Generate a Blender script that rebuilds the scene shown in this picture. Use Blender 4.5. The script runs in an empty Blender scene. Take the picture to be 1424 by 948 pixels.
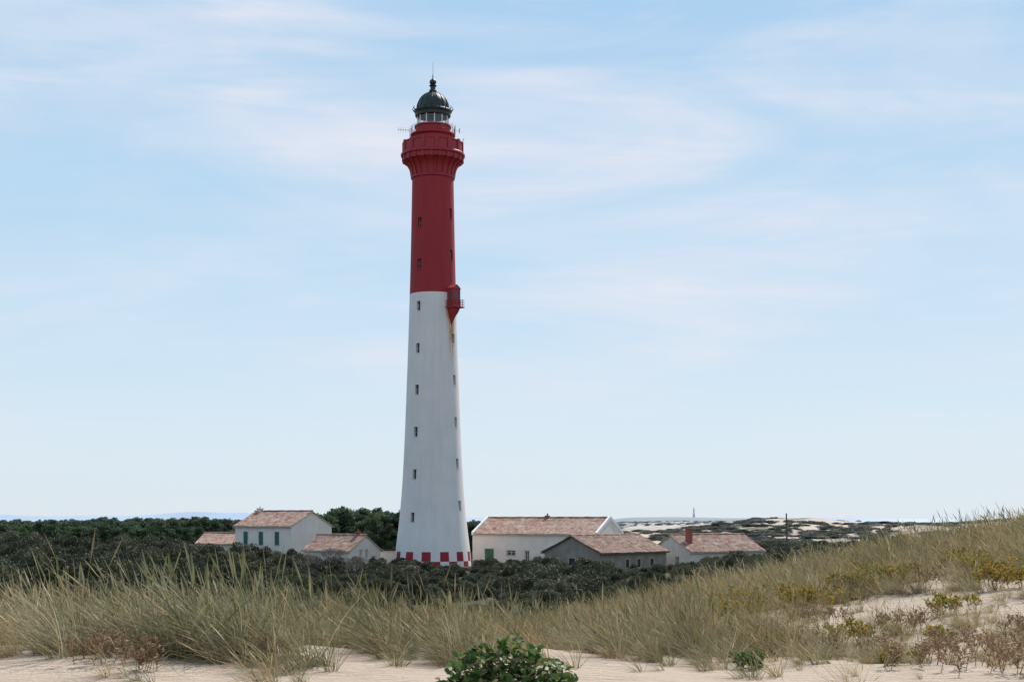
import bpy, bmesh, math, random
import numpy as np
from mathutils import Vector, Matrix
random.seed(7); rng=np.random.default_rng(11)
scene=bpy.context.scene
EYE=6.2
# ------------------------------------------------------------------ noise
_T=rng.random((256,256))
def vnoise(x,y):
    x=np.asarray(x,float); y=np.asarray(y,float)
    xi=np.floor(x).astype(int); yi=np.floor(y).astype(int)
    fx=x-xi; fy=y-yi; fx=fx*fx*(3-2*fx); fy=fy*fy*(3-2*fy)
    a=_T[xi%256,yi%256]; b=_T[(xi+1)%256,yi%256]; c=_T[xi%256,(yi+1)%256]; d=_T[(xi+1)%256,(yi+1)%256]
    return (a*(1-fx)+b*fx)*(1-fy)+(c*(1-fx)+d*fx)*fy
def fbm(x,y,o=4):
    s=0;a=.5;t=0
    for i in range(o):
        s=s+a*vnoise(x*2**i+17*i,y*2**i+31*i); t+=a; a*=.5
    return s/t
def sstep(a,b,x):
    t=np.clip((x-a)/(b-a),0,1); return t*t*(3-2*t)
YS=np.array([-50,0,8,14,18,22,28,40,60,90,140,190,260,400.])
XS=np.array([-60,-25,-10,-4,0,4,8,14,25,60.])
TB=np.array([
[4.6]*10,[4.6]*10,[4.6]*10,
[4.55,4.6,4.6,4.6,4.6,4.6,4.6,4.8,5.2,5.4],
[4.5,4.55,4.55,4.55,4.5,4.5,4.55,4.9,5.6,5.8],
[4.1,4.2,4.2,4.2,4.15,4.3,4.65,5.1,5.8,6],
[3.2,3.4,3.5,3.6,3.6,4.1,4.8,5.5,6.0,6.2],
[1.6,1.9,2.2,2.4,2.7,3.5,4.4,5.7,6.5,6.6],
[.4,.4,.6,.8,1.0,1.5,2.4,3.9,6.0,6.3],
[-.2,-.2,0,0,.2,.4,.7,1.5,3.0,5],
[-.5,-.5,-.5,-.5,-.5,-.5,-.4,-.3,.4,2.5],
[0,0,0,0,0,0,0,-.3,-.2,.8],
[0]*10,[0]*10])
def height(x,y):
    x=np.asarray(x,float); y=np.asarray(y,float)
    r=np.hypot(x,y)
    xc=np.clip(x,XS[0],XS[-1]-1e-6); yc=np.clip(y,YS[0],YS[-1]-1e-6)
    i=np.clip(np.searchsorted(XS,xc,side='right')-1,0,len(XS)-2)
    j=np.clip(np.searchsorted(YS,yc,side='right')-1,0,len(YS)-2)
    fx=(xc-XS[i])/(XS[i+1]-XS[i]); fy=(yc-YS[j])/(YS[j+1]-YS[j])
    h=(TB[j,i]*(1-fx)+TB[j,i+1]*fx)*(1-fy)+(TB[j+1,i]*(1-fx)+TB[j+1,i+1]*fx)*fy
    near=1-sstep(60,110,r)
    h=h+near*((fbm(x/4.5+3,y/4.5+9,3)-.5)*.42+(fbm(x/.9,y/.9,3)-.5)*.10)
    a=x/np.maximum(y,1)
    mid=sstep(240,420,r)
    right=sstep(.03,.09,a)
    h=h+mid*right*((fbm(x/70+5,y/110+2,4)-.42)*11*(1-sstep(900,1500,r)))
    h=h+sstep(.10,.17,a)*(3.4*np.exp(-((r-470-60*np.sin(x/37))/110)**2)*(.55+.9*fbm(x/26+2,y/60,3))+2.2*np.exp(-((r-760)/140)**2)*(.5+fbm(x/50+7,y/90,3)))
    h=h+sstep(900,1800,r)*right*((fbm(x/420+1,y/600+7,4)-.25)*13*(1-.75*sstep(.19,.25,a))-6*sstep(.19,.25,a))
    h=h-6*sstep(700,2600,r)*(1-right)
    h=h-14*sstep(3000,3500,r)
    return h
# ------------------------------------------------------------------ materials
def newmat(name):
    m=bpy.data.materials.new(name); m.use_nodes=True
    nt=m.node_tree; b=nt.nodes['Principled BSDF']; return m,nt,b
def N(nt,t,**k):
    n=nt.nodes.new(t)
    for a,v in k.items(): setattr(n,a,v)
    return n
def ramp(nt,fac,stops):
    r=N(nt,'ShaderNodeValToRGB'); e=r.color_ramp.elements
    while len(e)<len(stops): e.new(.5)
    for q,(p,c) in zip(e,stops): q.position=p; q.color=(*c,1)
    nt.links.new(fac,r.inputs[0]); return r.outputs[0]
def noise(nt,scale,detail=4,vec=None,rough=.55):
    n=N(nt,'ShaderNodeTexNoise'); n.inputs['Scale'].default_value=scale; n.inputs['Detail'].default_value=detail
    n.inputs['Roughness'].default_value=rough
    if vec is not None: nt.links.new(vec,n.inputs['Vector'])
    return n.outputs[0]
def mixc(nt,f,a,b,mode='MIX'):
    m=N(nt,'ShaderNodeMix',data_type='RGBA',blend_type=mode)
    for s,v in ((m.inputs[0],f),(m.inputs[6],a),(m.inputs[7],b)):
        if isinstance(v,(int,float)): s.default_value=v
        elif isinstance(v,tuple): s.default_value=(*v,1)
        else: nt.links.new(v,s)
    return m.outputs[2]
def math_(nt,op,a,b=0,clamp=False):
    m=N(nt,'ShaderNodeMath',operation=op,use_clamp=clamp)
    for s,v in zip(m.inputs,(a,b)):
        if isinstance(v,(int,float)): s.default_value=v
        else: nt.links.new(v,s)
    return m.outputs[0]
def bump(nt,b,h,strength,dist):
    n=N(nt,'ShaderNodeBump'); n.inputs['Strength'].default_value=strength; n.inputs['Distance'].default_value=dist
    nt.links.new(h,n.inputs['Height']); nt.links.new(n.outputs[0],b.inputs['Normal'])
def objco(nt): return N(nt,'ShaderNodeTexCoord').outputs['Object']
def simple(name,c1,c2,scale=2,rough=.8,bs=.3,bd=.02,metal=0):
    m,nt,b=newmat(name); v=objco(nt); n=noise(nt,scale,6,v,.65)
    nt.links.new(ramp(nt,n,[(.3,c1),(.7,c2)]),b.inputs['Base Color'])
    b.inputs['Roughness'].default_value=rough; b.inputs['Metallic'].default_value=metal
    bump(nt,b,noise(nt,scale*6,4,v),bs,bd); return m
RED1=(.27,.011,.018); RED2=(.35,.018,.025)
M_red=simple('red_paint',RED1,RED2,.8,.6)
M_black=simple('patina_metal',(.010,.018,.015),(.03,.045,.036),1.5,.5,metal=.2)
M_dark=simple('dark_opening',(.02,.022,.025),(.05,.05,.05),1,.4)
M_wall=simple('limewash_wall',(.70,.62,.54),(.82,.75,.66),.7,.9)
M_wallg=simple('weathered_wall',(.54,.48,.42),(.72,.66,.58),.9,.9)
M_brown=simple('stained_render',(.20,.165,.135),(.33,.28,.23),.8,.95)
M_white=simple('white_trim',(.74,.71,.66),(.83,.8,.75),2,.7)
M_green=simple('green_shutter_paint',(.02,.10,.06),(.035,.15,.09),3,.55)
M_brick=simple('brick_red',(.25,.07,.045),(.36,.12,.08),5,.9)
M_wood=simple('weathered_wood',(.07,.055,.04),(.14,.11,.085),4,.9)
M_stone=simple('stone_trim',(.38,.34,.29),(.5,.46,.4),3,.9)
m,nt,b=newmat('terracotta_tile'); M_tile=m; v=objco(nt)
vo=N(nt,'ShaderNodeTexVoronoi'); vo.inputs['Scale'].default_value=2.6
nt.links.new(v,vo.inputs['Vector'])
sep=N(nt,'ShaderNodeSeparateColor'); nt.links.new(vo.outputs['Color'],sep.inputs[0])
c=ramp(nt,sep.outputs[0],[(0,(.20,.10,.07)),(.4,(.32,.165,.115)),(.75,(.40,.23,.165)),(1,(.46,.34,.27))])
lich=ramp(nt,noise(nt,.9,6,v,.7),[(.45,(0,0,0)),(.66,(1,1,1))])
c=mixc(nt,math_(nt,'MULTIPLY',lich,.65),c,(.33,.29,.23))
nt.links.new(c,b.inputs['Base Color']); b.inputs['Roughness'].default_value=.9
bump(nt,b,sep.outputs[1],.4,.05)
BAL=math.radians(52)
m,nt,b=newmat('tower_paint'); M_tower=m; v=objco(nt)
s=N(nt,'ShaderNodeSeparateXYZ'); nt.links.new(v,s.inputs[0])
ny=math_(nt,'MULTIPLY',s.outputs[1],-1)
ang=math_(nt,'ARCTAN2',s.outputs[0],ny)
n1=noise(nt,.35,6,v,.6)
mp=N(nt,'ShaderNodeMapping'); mp.inputs['Scale'].default_value=(1.6,1.6,.12); nt.links.new(v,mp.inputs[0])
streak=noise(nt,1,5,mp.outputs[0],.7)
white=mixc(nt,math_(nt,'MULTIPLY',ramp(nt,streak,[(.45,(0,0,0)),(.8,(1,1,1))]),.35),ramp(nt,n1,[(.3,(.70,.65,.62)),(.7,(.78,.73,.695))]),(.54,.49,.44))
red=ramp(nt,streak,[(.3,RED1),(.7,RED2)])
ca=math_(nt,'FLOOR',math_(nt,'MULTIPLY',ang,26/(2*math.pi)))
cz=math_(nt,'FLOOR',math_(nt,'DIVIDE',math_(nt,'SUBTRACT',s.outputs[2],.62),1.24))
chk=math_(nt,'PINGPONG',math_(nt,'ADD',ca,cz),1)
chk=math_(nt,'MULTIPLY',chk,math_(nt,'LESS_THAN',s.outputs[2],1.86))
ismask=math_(nt,'MAXIMUM',chk,math_(nt,'GREATER_THAN',s.outputs[2],35.5))
col=mixc(nt,ismask,white,red)
da=math_(nt,'ABSOLUTE',math_(nt,'SUBTRACT',ang,BAL))
zz=math_(nt,'DIVIDE',math_(nt,'SUBTRACT',34.4,s.outputs[2]),8.5)
wid=math_(nt,'SUBTRACT',.36,math_(nt,'MULTIPLY',zz,.16))
m1=math_(nt,'SUBTRACT',1,math_(nt,'DIVIDE',da,wid),True)
m2=math_(nt,'SUBTRACT',1,zz,True); m3=math_(nt,'GREATER_THAN',zz,-.02)
mp2=N(nt,'ShaderNodeMapping'); mp2.inputs['Scale'].default_value=(5,5,.35); nt.links.new(v,mp2.inputs[0])
st2=ramp(nt,noise(nt,1,4,mp2.outputs[0],.6),[(.36,(0,0,0)),(.52,(1,1,1))])
rust=math_(nt,'MULTIPLY',math_(nt,'MULTIPLY',math_(nt,'MULTIPLY',m1,m2),m3),st2)
rust=math_(nt,'MULTIPLY',rust,2.4,True)
col=mixc(nt,math_(nt,'MULTIPLY',rust,math_(nt,'LESS_THAN',s.outputs[2],35.4)),col,(.50,.24,.08))
nt.links.new(col,b.inputs['Base Color']); b.inputs['Roughness'].default_value=.75
bump(nt,b,noise(nt,3,5,v),.25,.03)
m,nt,b=newmat('lantern_glass'); M_glass=m
out=nt.nodes['Material Output']; tr=N(nt,'ShaderNodeBsdfTransparent'); tr.inputs[0].default_value=(.86,.9,.9,1)
gl=N(nt,'ShaderNodeBsdfGlossy'); gl.inputs['Roughness'].default_value=.05
mx=N(nt,'ShaderNodeMixShader'); mx.inputs[0].default_value=.08
nt.links.new(tr.outputs[0],mx.inputs[1]); nt.links.new(gl.outputs[0],mx.inputs[2]); nt.links.new(mx.outputs[0],out.inputs[0])
def leafmat(name,stops,trans=.35,objv=.5,rough=.6,leaf_haze=0):
    m,nt,b=newmat(name)
    g=N(nt,'ShaderNodeNewGeometry'); oi=N(nt,'ShaderNodeObjectInfo')
    f=math_(nt,'ADD',math_(nt,'MULTIPLY',g.outputs['Random Per Island'],1-objv),math_(nt,'MULTIPLY',oi.outputs['Random'],objv))
    nz=noise(nt,.12,3,g.outputs['Position'])
    f=math_(nt,'ADD',f,math_(nt,'MULTIPLY',math_(nt,'SUBTRACT',nz,.5),.7),True)
    c=ramp(nt,f,stops)
    if leaf_haze:   # aerial haze painted into the leaf colour, growing with distance from the origin
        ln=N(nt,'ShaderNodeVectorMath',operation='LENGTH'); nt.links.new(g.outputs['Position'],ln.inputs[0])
        c=mixc(nt,math_(nt,'MULTIPLY',math_(nt,'MULTIPLY',math_(nt,'SUBTRACT',ln.outputs['Value'],200),1/1200.,True),leaf_haze,True),c,(.28,.34,.38))
    nt.links.new(c,b.inputs['Base Color']); b.inputs['Roughness'].default_value=rough
    b.inputs['Specular IOR Level'].default_value=.25
    t=N(nt,'ShaderNodeBsdfTranslucent'); nt.links.new(c,t.inputs[0])
    mx=N(nt,'ShaderNodeMixShader'); mx.inputs[0].default_value=trans
    nt.links.new(b.outputs[0],mx.inputs[1]); nt.links.new(t.outputs[0],mx.inputs[2])
    nt.links.new(mx.outputs[0],nt.nodes['Material Output'].inputs[0]); return m
M_grass=leafmat('marram_blade',[(0,(.055,.068,.026)),(.3,(.135,.14,.060)),(.6,(.29,.255,.135)),(.85,(.49,.41,.26)),(1,(.66,.56,.39))],.38,.42)
M_grassy=leafmat('dry_blade',[(0,(.095,.085,.035)),(.35,(.25,.195,.088)),(.7,(.43,.32,.165)),(1,(.60,.475,.28))],.38,.42)
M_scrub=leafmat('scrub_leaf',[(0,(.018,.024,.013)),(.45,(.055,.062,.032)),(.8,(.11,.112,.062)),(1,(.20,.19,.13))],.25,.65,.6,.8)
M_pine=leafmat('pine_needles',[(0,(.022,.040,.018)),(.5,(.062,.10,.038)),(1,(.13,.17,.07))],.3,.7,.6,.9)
M_shrub=leafmat('shrub_leaf',[(0,(.03,.075,.02)),(.5,(.075,.155,.035)),(.88,(.17,.24,.07)),(1,(.34,.28,.15))],.38,0,.4)
M_brownp=leafmat('dry_thistle',[(0,(.13,.075,.04)),(.5,(.28,.165,.09)),(1,(.46,.32,.19))],.25,.2)
M_yel=leafmat('yellow_herb',[(0,(.10,.13,.03)),(.5,(.24,.24,.05)),(.72,(.58,.38,.05)),(1,(.65,.32,.05))],.3,.15)
M_twig=simple('grey_twig',(.16,.13,.11),(.27,.23,.2),5,.9)
M_bark=simple('bark',(.06,.045,.035),(.12,.09,.07),5,.95)
m,nt,b=newmat('dune_sand'); M_sand=m
g=N(nt,'ShaderNodeNewGeometry'); P=g.outputs['Position']
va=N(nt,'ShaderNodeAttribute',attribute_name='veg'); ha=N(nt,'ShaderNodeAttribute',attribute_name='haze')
sand=ramp(nt,noise(nt,.9,8,P,.65),[(.3,(.52,.395,.29)),(.7,(.64,.51,.39))])
fine=noise(nt,60,6,P,.8)
sand=mixc(nt,.35,sand,ramp(nt,fine,[(.35,(.40,.30,.21)),(.6,(.66,.53,.40))]))
sp=ramp(nt,noise(nt,14,6,P,.8),[(.60,(0,0,0)),(.68,(1,1,1))])
sand=mixc(nt,math_(nt,'MULTIPLY',sp,.5),sand,(.22,.16,.10))
vg=ramp(nt,noise(nt,.11,8,P,.7),[(.3,(.055,.058,.03)),(.55,(.10,.098,.05)),(.75,(.18,.155,.09))])
vm=math_(nt,'MULTIPLY',math_(nt,'SUBTRACT',math_(nt,'ADD',va.outputs['Fac'],math_(nt,'MULTIPLY',math_(nt,'SUBTRACT',noise(nt,.035,8,P,.75),.5),1.6)),.4),4,True)
c=mixc(nt,vm,sand,vg)
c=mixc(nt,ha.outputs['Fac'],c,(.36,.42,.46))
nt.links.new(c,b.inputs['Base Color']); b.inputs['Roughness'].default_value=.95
b.inputs['Specular IOR Level'].default_value=.15
mpw=N(nt,'ShaderNodeMapping'); mpw.inputs['Rotation'].default_value=(0,0,.5); mpw.inputs['Scale'].default_value=(1,3.2,1); nt.links.new(P,mpw.inputs[0])
rip=noise(nt,3.2,5,mpw.outputs[0],.55)
hh=math_(nt,'ADD',rip,math_(nt,'MULTIPLY',noise(nt,22,4,P,.7),.3))
bump(nt,b,hh,1.0,.13)
# ------------------------------------------------------------------ helpers
def link(o,parent=None):
    scene.collection.objects.link(o)
    if parent: o.parent=parent
    return o
def meshobj(name,V,F,mat,parent=None,smooth=False,lnk=True):
    me=bpy.data.meshes.new(name); me.from_pydata([tuple(p) for p in V],[],[tuple(f) for f in F]); me.update()
    if isinstance(mat,(list,tuple)):
        for q in mat: me.materials.append(q)
    else: me.materials.append(mat)
    if smooth: me.shade_smooth()
    o=bpy.data.objects.new(name,me)
    if lnk: link(o,parent)
    return o
def npmesh(name,V,F,mat,smooth=False,lnk=True):
    me=bpy.data.meshes.new(name); k=F.shape[1]
    me.vertices.add(len(V)); me.vertices.foreach_set('co',np.asarray(V,np.float32).ravel())
    me.loops.add(F.size); me.loops.foreach_set('vertex_index',F.astype(np.int32).ravel())
    me.polygons.add(len(F)); me.polygons.foreach_set('loop_start',np.arange(0,F.size,k,dtype=np.int32))
    me.polygons.foreach_set('loop_total',np.full(len(F),k,dtype=np.int32))
    me.update(calc_edges=True); me.validate()
    me.materials.append(mat)
    if smooth: me.shade_smooth()
    o=bpy.data.objects.new(name,me)
    if lnk: link(o)
    return o
def empty(name,loc,rz=0):
    e=bpy.data.objects.new(name,None); e.location=loc; e.rotation_euler=(0,0,rz); return link(e)
class B:
    def __init__(s): s.V=[];s.F=[]
    def box(s,x0,x1,y0,y1,z0,z1,M=None):
        n=len(s.V); P=[(x0,y0,z0),(x1,y0,z0),(x1,y1,z0),(x0,y1,z0),(x0,y0,z1),(x1,y0,z1),(x1,y1,z1),(x0,y1,z1)]
        if M is not None: P=[tuple(M@Vector(p)) for p in P]
        s.V+=P; s.F+=[tuple(n+i for i in f) for f in ((0,3,2,1),(4,5,6,7),(0,1,5,4),(1,2,6,5),(2,3,7,6),(3,0,4,7))]; return s
    def tube(s,p0,p1,r0,r1=None,seg=6):
        r1=r0 if r1 is None else r1
        p0=Vector(p0);p1=Vector(p1);d=(p1-p0)
        if d.length<1e-6: return s
        d.normalize(); a=d.orthogonal().normalized(); b_=d.cross(a); n=len(s.V)
        for p,r in((p0,r0),(p1,r1)):
            for i in range(seg):
                t=2*math.pi*i/seg; s.V.append(tuple(p+a*math.cos(t)*r+b_*math.sin(t)*r))
        for i in range(seg): j=(i+1)%seg; s.F.append((n+i,n+j,n+seg+j,n+seg+i))
        s.F.append(tuple(n+i for i in reversed(range(seg)))); s.F.append(tuple(n+seg+i for i in range(seg))); return s
    def lathe(s,prof,seg=64,close=False):
        n=len(s.V);k=len(prof)
        for r,z in prof:
            for i in range(seg):
                t=2*math.pi*i/seg; s.V.append((r*math.cos(t),r*math.sin(t),z))
        rg=range(k if close else k-1)
        for q in rg:
            q2=(q+1)%k
            for i in range(seg):
                j=(i+1)%seg; s.F.append((n+q*seg+i,n+q*seg+j,n+q2*seg+j,n+q2*seg+i))
        if not close:
            s.F.append(tuple(n+i for i in reversed(range(seg)))); s.F.append(tuple(n+(k-1)*seg+i for i in range(seg)))
        return s
    def prism(s,poly,y0,y1,M=None):
        n=len(s.V);k=len(poly)
        P=[(x,y0,z) for x,z in poly]+[(x,y1,z) for x,z in poly]
        if M is not None: P=[tuple(M@Vector(p)) for p in P]
        s.V+=P
        for i in range(k): j=(i+1)%k; s.F.append((n+i,n+j,n+k+j,n+k+i))
        s.F.append(tuple(n+i for i in reversed(range(k)))); s.F.append(tuple(n+k+i for i in range(k))); return s
    def obj(s,name,mat,parent=None,smooth=False):
        o=meshobj(name,s.V,s.F,mat,parent,False)
        bm=bmesh.new(); bm.from_mesh(o.data); bmesh.ops.recalc_face_normals(bm,faces=bm.faces); bm.to_mesh(o.data); bm.free()
        if smooth:
            o.data.shade_smooth()
            try: o.data.set_sharp_from_angle(angle=math.radians(35))
            except Exception: pass
        return o
def cut(o,cutter_b,smooth=False):
    c=cutter_b.obj('cutter',M_dark); 
    par=o.parent; 
    c.matrix_world=Matrix(); c.parent=par
    md=o.modifiers.new('b','BOOLEAN'); md.operation='DIFFERENCE'; md.object=c; md.solver='EXACT'
    bpy.context.view_layer.update()
    dg=bpy.context.evaluated_depsgraph_get()
    me=bpy.data.meshes.new_from_object(o.evaluated_get(dg)); o.modifiers.clear(); o.data=me
    bpy.data.objects.remove(c)
    if smooth:
        me.shade_smooth(); me.set_sharp_from_angle(angle=math.radians(35))
# ------------------------------------------------------------------ terrain
angs=np.concatenate([np.linspace(-180,-42,60,endpoint=False),np.linspace(-42,42,600),np.linspace(42,180,60,endpoint=False)[1:]])
rs=[0.4]
while rs[-1]<3600: rs.append(rs[-1]*(1.022))
rs=np.array(rs); A,R=np.meshgrid(np.radians(angs),rs)
X=R*np.sin(A);Y=R*np.cos(A);Z=height(X,Y)
na=len(angs);nr=len(rs)
V=np.stack([X.ravel(),Y.ravel(),Z.ravel()],1); V=np.vstack([V,[[0,0,4.6]]])
ii,jj=np.meshgrid(np.arange(nr-1),np.arange(na),indexing='ij'); j2=(jj+1)%na
F=np.stack([ii*na+jj,ii*na+j2,(ii+1)*na+j2,(ii+1)*na+jj],-1).reshape(-1,4)[:,::-1]
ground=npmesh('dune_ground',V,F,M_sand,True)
x,y=V[:,0],V[:,1]; r=np.hypot(x,y); a=x/np.maximum(y,1)
veg=sstep(45,75,r)*1.2
rt=sstep(.05,.09,a)
veg=veg*(1-rt*sstep(230,330,r)*.64)
veg=veg+rt*sstep(900,1500,r)*.28
veg=np.where(y<0,.2,veg)
at=ground.data.attributes.new('veg','FLOAT','POINT'); at.data.foreach_set('value',veg.astype(np.float32))
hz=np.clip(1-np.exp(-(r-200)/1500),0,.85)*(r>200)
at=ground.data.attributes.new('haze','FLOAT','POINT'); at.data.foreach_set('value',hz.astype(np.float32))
m,nt,b=newmat('sea_water'); M_sea=m
gp=N(nt,'ShaderNodeNewGeometry').outputs['Position']
mp=N(nt,'ShaderNodeMapping'); mp.inputs['Scale'].default_value=(.0008,.004,1); nt.links.new(gp,mp.inputs[0])
nt.links.new(ramp(nt,noise(nt,1,5,mp.outputs[0]),[(.35,(.34,.42,.48)),(.7,(.44,.52,.57))]),b.inputs['Base Color'])
b.inputs['Roughness'].default_value=.6
b.inputs['Specular IOR Level'].default_value=.2
bump(nt,b,noise(nt,.05,4,gp),.5,1)
ra=np.radians(np.linspace(-180,180,180,endpoint=False)); rr=np.array([2800,4000,8000,16000,32000.])
AA,RR=np.meshgrid(ra,rr); V=np.stack([(RR*np.sin(AA)).ravel(),(RR*np.cos(AA)).ravel(),np.full(RR.size,-8.)],1)
ii,jj=np.meshgrid(np.arange(4),np.arange(180),indexing='ij'); F=np.stack([ii*180+jj,ii*180+(jj+1)%180,(ii+1)*180+(jj+1)%180,(ii+1)*180+jj],-1).reshape(-1,4)[:,::-1]
npmesh('sea',V,F,M_sea)
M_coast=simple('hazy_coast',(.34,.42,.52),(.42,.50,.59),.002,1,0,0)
def coast(x0,x1,y,seed,hm):
    n=80; V=[];F=[]
    for i in range(n+1):
        t=i/n; xx=x0+(x1-x0)*t; e=min(1,8*t,8*(1-t)); h=-8+ (8+hm*float(fbm(np.array(xx/900+seed),np.array(seed*1.3),4)))*e
        V+=[(xx,y,-9),(xx,y+150,h),(xx,y+700,-9)]
    for i in range(n):
        for k in (0,1): F.append((3*i+k,3*i+3+k,3*i+4+k,3*i+1+k))
    return V,F
V1,F1=coast(-5200,-1300,9500,3,75); V2,F2=coast(-1400,2600,9000,8,14)
F2=[tuple(i+len(V1) for i in f) for f in F2]
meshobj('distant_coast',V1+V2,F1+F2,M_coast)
# ------------------------------------------------------------------ lighthouse
LX,LY=-10.4,187.
LH=empty('lighthouse',(LX,LY,0))
prof=[(5.2,-1.2),(5.03,.3),(4.93,1.9),(4.62,4),(4.3,7),(4.05,10),(3.82,14),(3.6,19),(3.38,25),(3.2,30),(3.04,35.5),(2.9,41),(2.8,46),(2.72,51.0)]
zz=np.linspace(-1.2,51,60); pr=np.interp(zz,[p[1] for p in prof],[p[0] for p in prof])
for _ in range(3): pr[1:-1]=(pr[:-2]+2*pr[1:-1]+pr[2:])/4
def rad(z): return float(np.interp(z,zz,pr))
sh=B().lathe(list(zip(pr,zz)),120).obj('tower_shaft',M_tower,LH,True)
def MA(az,r,z):
    t=Vector((math.cos(az),math.sin(az),0)); inw=Vector((-math.sin(az),math.cos(az),0))
    o=Vector((math.sin(az)*r,-math.cos(az)*r,z))
    return Matrix(((t.x,inw.x,0,o.x),(t.y,inw.y,0,o.y),(0,0,1,o.z),(0,0,0,1)))
cb=B(); panes=B(); frames=B()
zl=[44.58,39.19,33.71,28.23,22.84,17.36,11.87,6.29]; zr_=[45.91,40.52,29.55,24.16,18.68,13.29,7.81]
wins=[(-34,z) for z in zl]+[(59,z) for z in zr_]
wins+=[(az,z) for az in (146,-124) for z in np.arange(6.5,47,5.45)]
for az,z in wins:
    M=MA(math.radians(az),rad(z),z)
    w,h=(.29,.64)
    cb.box(-w,w,-1,.42,-h,h,M)
    panes.box(-w+.04,w-.04,.38,.46,-h+.04,h-.04,M)
    for q in (-w+.003,w-.05): frames.box(q,q+.047,.33,.47,-h+.003,h-.003,M)
    frames.box(-w+.05,w-.05,.34,.46,-.02,.02,M)
cut(sh,cb,True)
panes.obj('window_panes',M_dark,LH); frames.obj('window_frames',M_stone,LH)
sw=B();sr=B()
for az,z in wins:
    M=MA(math.radians(az),rad(z),z); (sr if z>35.5 else sw).box(-.35,.35,-.07,.2,-.74,-.643,M)
sw.obj('white_sills',M_white,LH); sr.obj('red_sills',M_red,LH)
g=B(); g.lathe([(2.7,50.6),(2.88,50.7),(2.90,50.95),(2.80,51.05),(2.86,51.5),(3.0,52.05),(3.27,52.55),(3.62,52.85),(3.92,53.0),(3.95,53.55)],96)
g.obj('gallery_flare',M_red,LH,True)
br=B(); nb=22
for i in range(nb):
    az=2*math.pi*i/nb
    M=MA(az,0,0)
    poly=[(2.7,50.9),(2.92,50.9),(3.0,51.5),(3.14,52.0),(3.42,52.45),(3.78,52.75),(4.06,52.88),(4.06,53.55),(2.7,53.55)]
    MR=M@Matrix.Rotation(-math.pi/2,4,'Z')
    br.prism(poly,-.17,.17,MR)
br.obj('gallery_corbels',M_red,LH)
g=B(); g.lathe([(2.6,53.5),(4.05,53.56),(4.2,53.62),(4.22,53.85),(4.1,53.95),(4.02,54.05),(2.6,54.06)],96); g.obj('gallery_floor',M_red,LH,True)
g=B(); g.lathe([(3.88,54.0),(3.88,55.2),(3.70,55.2),(3.70,54.0)],96,True); g.obj('gallery_parapet',M_red,LH,True)
g=B(); g.lathe([(3.95,55.2),(3.98,55.36),(3.62,55.36),(3.62,55.2)],96,True); g.obj('parapet_coping',M_red,LH,True)
g=B()
for i in range(14):
    M=MA(2*math.pi*(i+.4)/14,3.88,0); g.box(-.24,.24,-.14,.06,54.08,55.5,M)
g.obj('parapet_piers',M_red,LH)
g=B(); g.lathe([(2.62,54.0),(2.62,56.1),(2.8,56.25),(2.95,56.35),(2.95,56.5),(2.3,56.52),(2.3,57.35),(2.42,57.42),(2.42,57.6),(2.1,57.62)],80); g.obj('service_drum',M_red,LH,True)
g=B()
for az in (12,-75,100,190):
    M=MA(math.radians(az),2.62,55.0); g.box(-.3,.3,-.03,.1,-.9,.75,M)
g.obj('drum_doors',M_dark,LH)
g=B(); K=28
for i in range(K):
    a0=2*math.pi*i/K;a1=2*math.pi*(i+1)/K
    p=lambda a,z,r=2.9:(r*math.cos(a),r*math.sin(a),z)
    g.tube(p(a0,56.45),p(a0,57.45),.025,seg=5)
    for z in (56.8,57.12,57.45): g.tube(p(a0,z),p(a1,z),.022,seg=5)
g.obj('lantern_railing',M_red,LH)
g=B(); g.lathe([(1.98,57.5),(1.98,58.95)],48); gl=g.obj('lantern_panes',M_glass,LH,True)
g=B(); K=12
for i in range(K):
    a0=2*math.pi*(i+.3)/K
    g.tube((2.03*math.cos(a0),2.03*math.sin(a0),57.5),(2.03*math.cos(a0),2.03*math.sin(a0),59.0),.07,seg=6)
g.lathe([(2.1,57.58),(2.1,57.72),(1.92,57.72),(1.92,57.58)],48,True)
g.obj('lantern_mullions',M_white,LH)
g=B(); g.lathe([(.3,57.5),(.3,57.8),(.62,57.95),(.7,58.25),(.62,58.6),(.3,58.8),(.25,59)],24); g.obj('lantern_lens',M_black,LH,True)
g=B(); prf=[(1.9,58.85),(2.3,58.9),(2.35,59.1),(2.3,59.25),(2.45,59.45),(2.5,59.6),(2.42,59.72),(2.2,59.76),(2.14,59.9)]
for t in np.linspace(8,84,12): prf.append((2.12*math.cos(math.radians(t)),59.85+2.25*math.sin(math.radians(t))))
prf+=[(.4,62.1),(.5,62.2),(.5,62.35),(.36,62.45),(.33,62.85),(.45,62.9),(.5,63.0),(.3,63.1)]
for t in np.linspace(-60,70,9): prf.append((.45*math.cos(math.radians(t)),63.45+.42*math.sin(math.radians(t))))
prf+=[(.08,63.95),(.05,64.4),(.02,64.5)]
g.lathe(prf,60); g.obj('dome',M_black,LH,True)
g=B()
for i in range(16):
    a0=2*math.pi*i/16; prev=None
    for t in np.linspace(2,84,9):
        q=2.15*math.cos(math.radians(t)); p=(q*math.cos(a0),q*math.sin(a0),59.85+2.27*math.sin(math.radians(t)))
        if prev: g.tube(prev,p,.045,seg=5)
        prev=p
    c,s_=math.cos(a0),math.sin(a0)
    g.tube((2.42*c,2.42*s_,59.55),(2.66*c,2.66*s_,59.85),.09,.06,5); g.tube((2.66*c,2.66*s_,59.85),(2.58*c,2.58*s_,60.15),.06,.015,5)
g.tube((0,0,64.3),(0,0,66.1),.025,.015,5)
g.obj('dome_ribs_and_spikes',M_black,LH)
g=B()
bx=-3.0
g.tube((bx,-.4,55.4),(bx,-.4,57.3),.035); g.tube((bx,-.4,57.0),(-4.5,-.7,57.05),.025)
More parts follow.
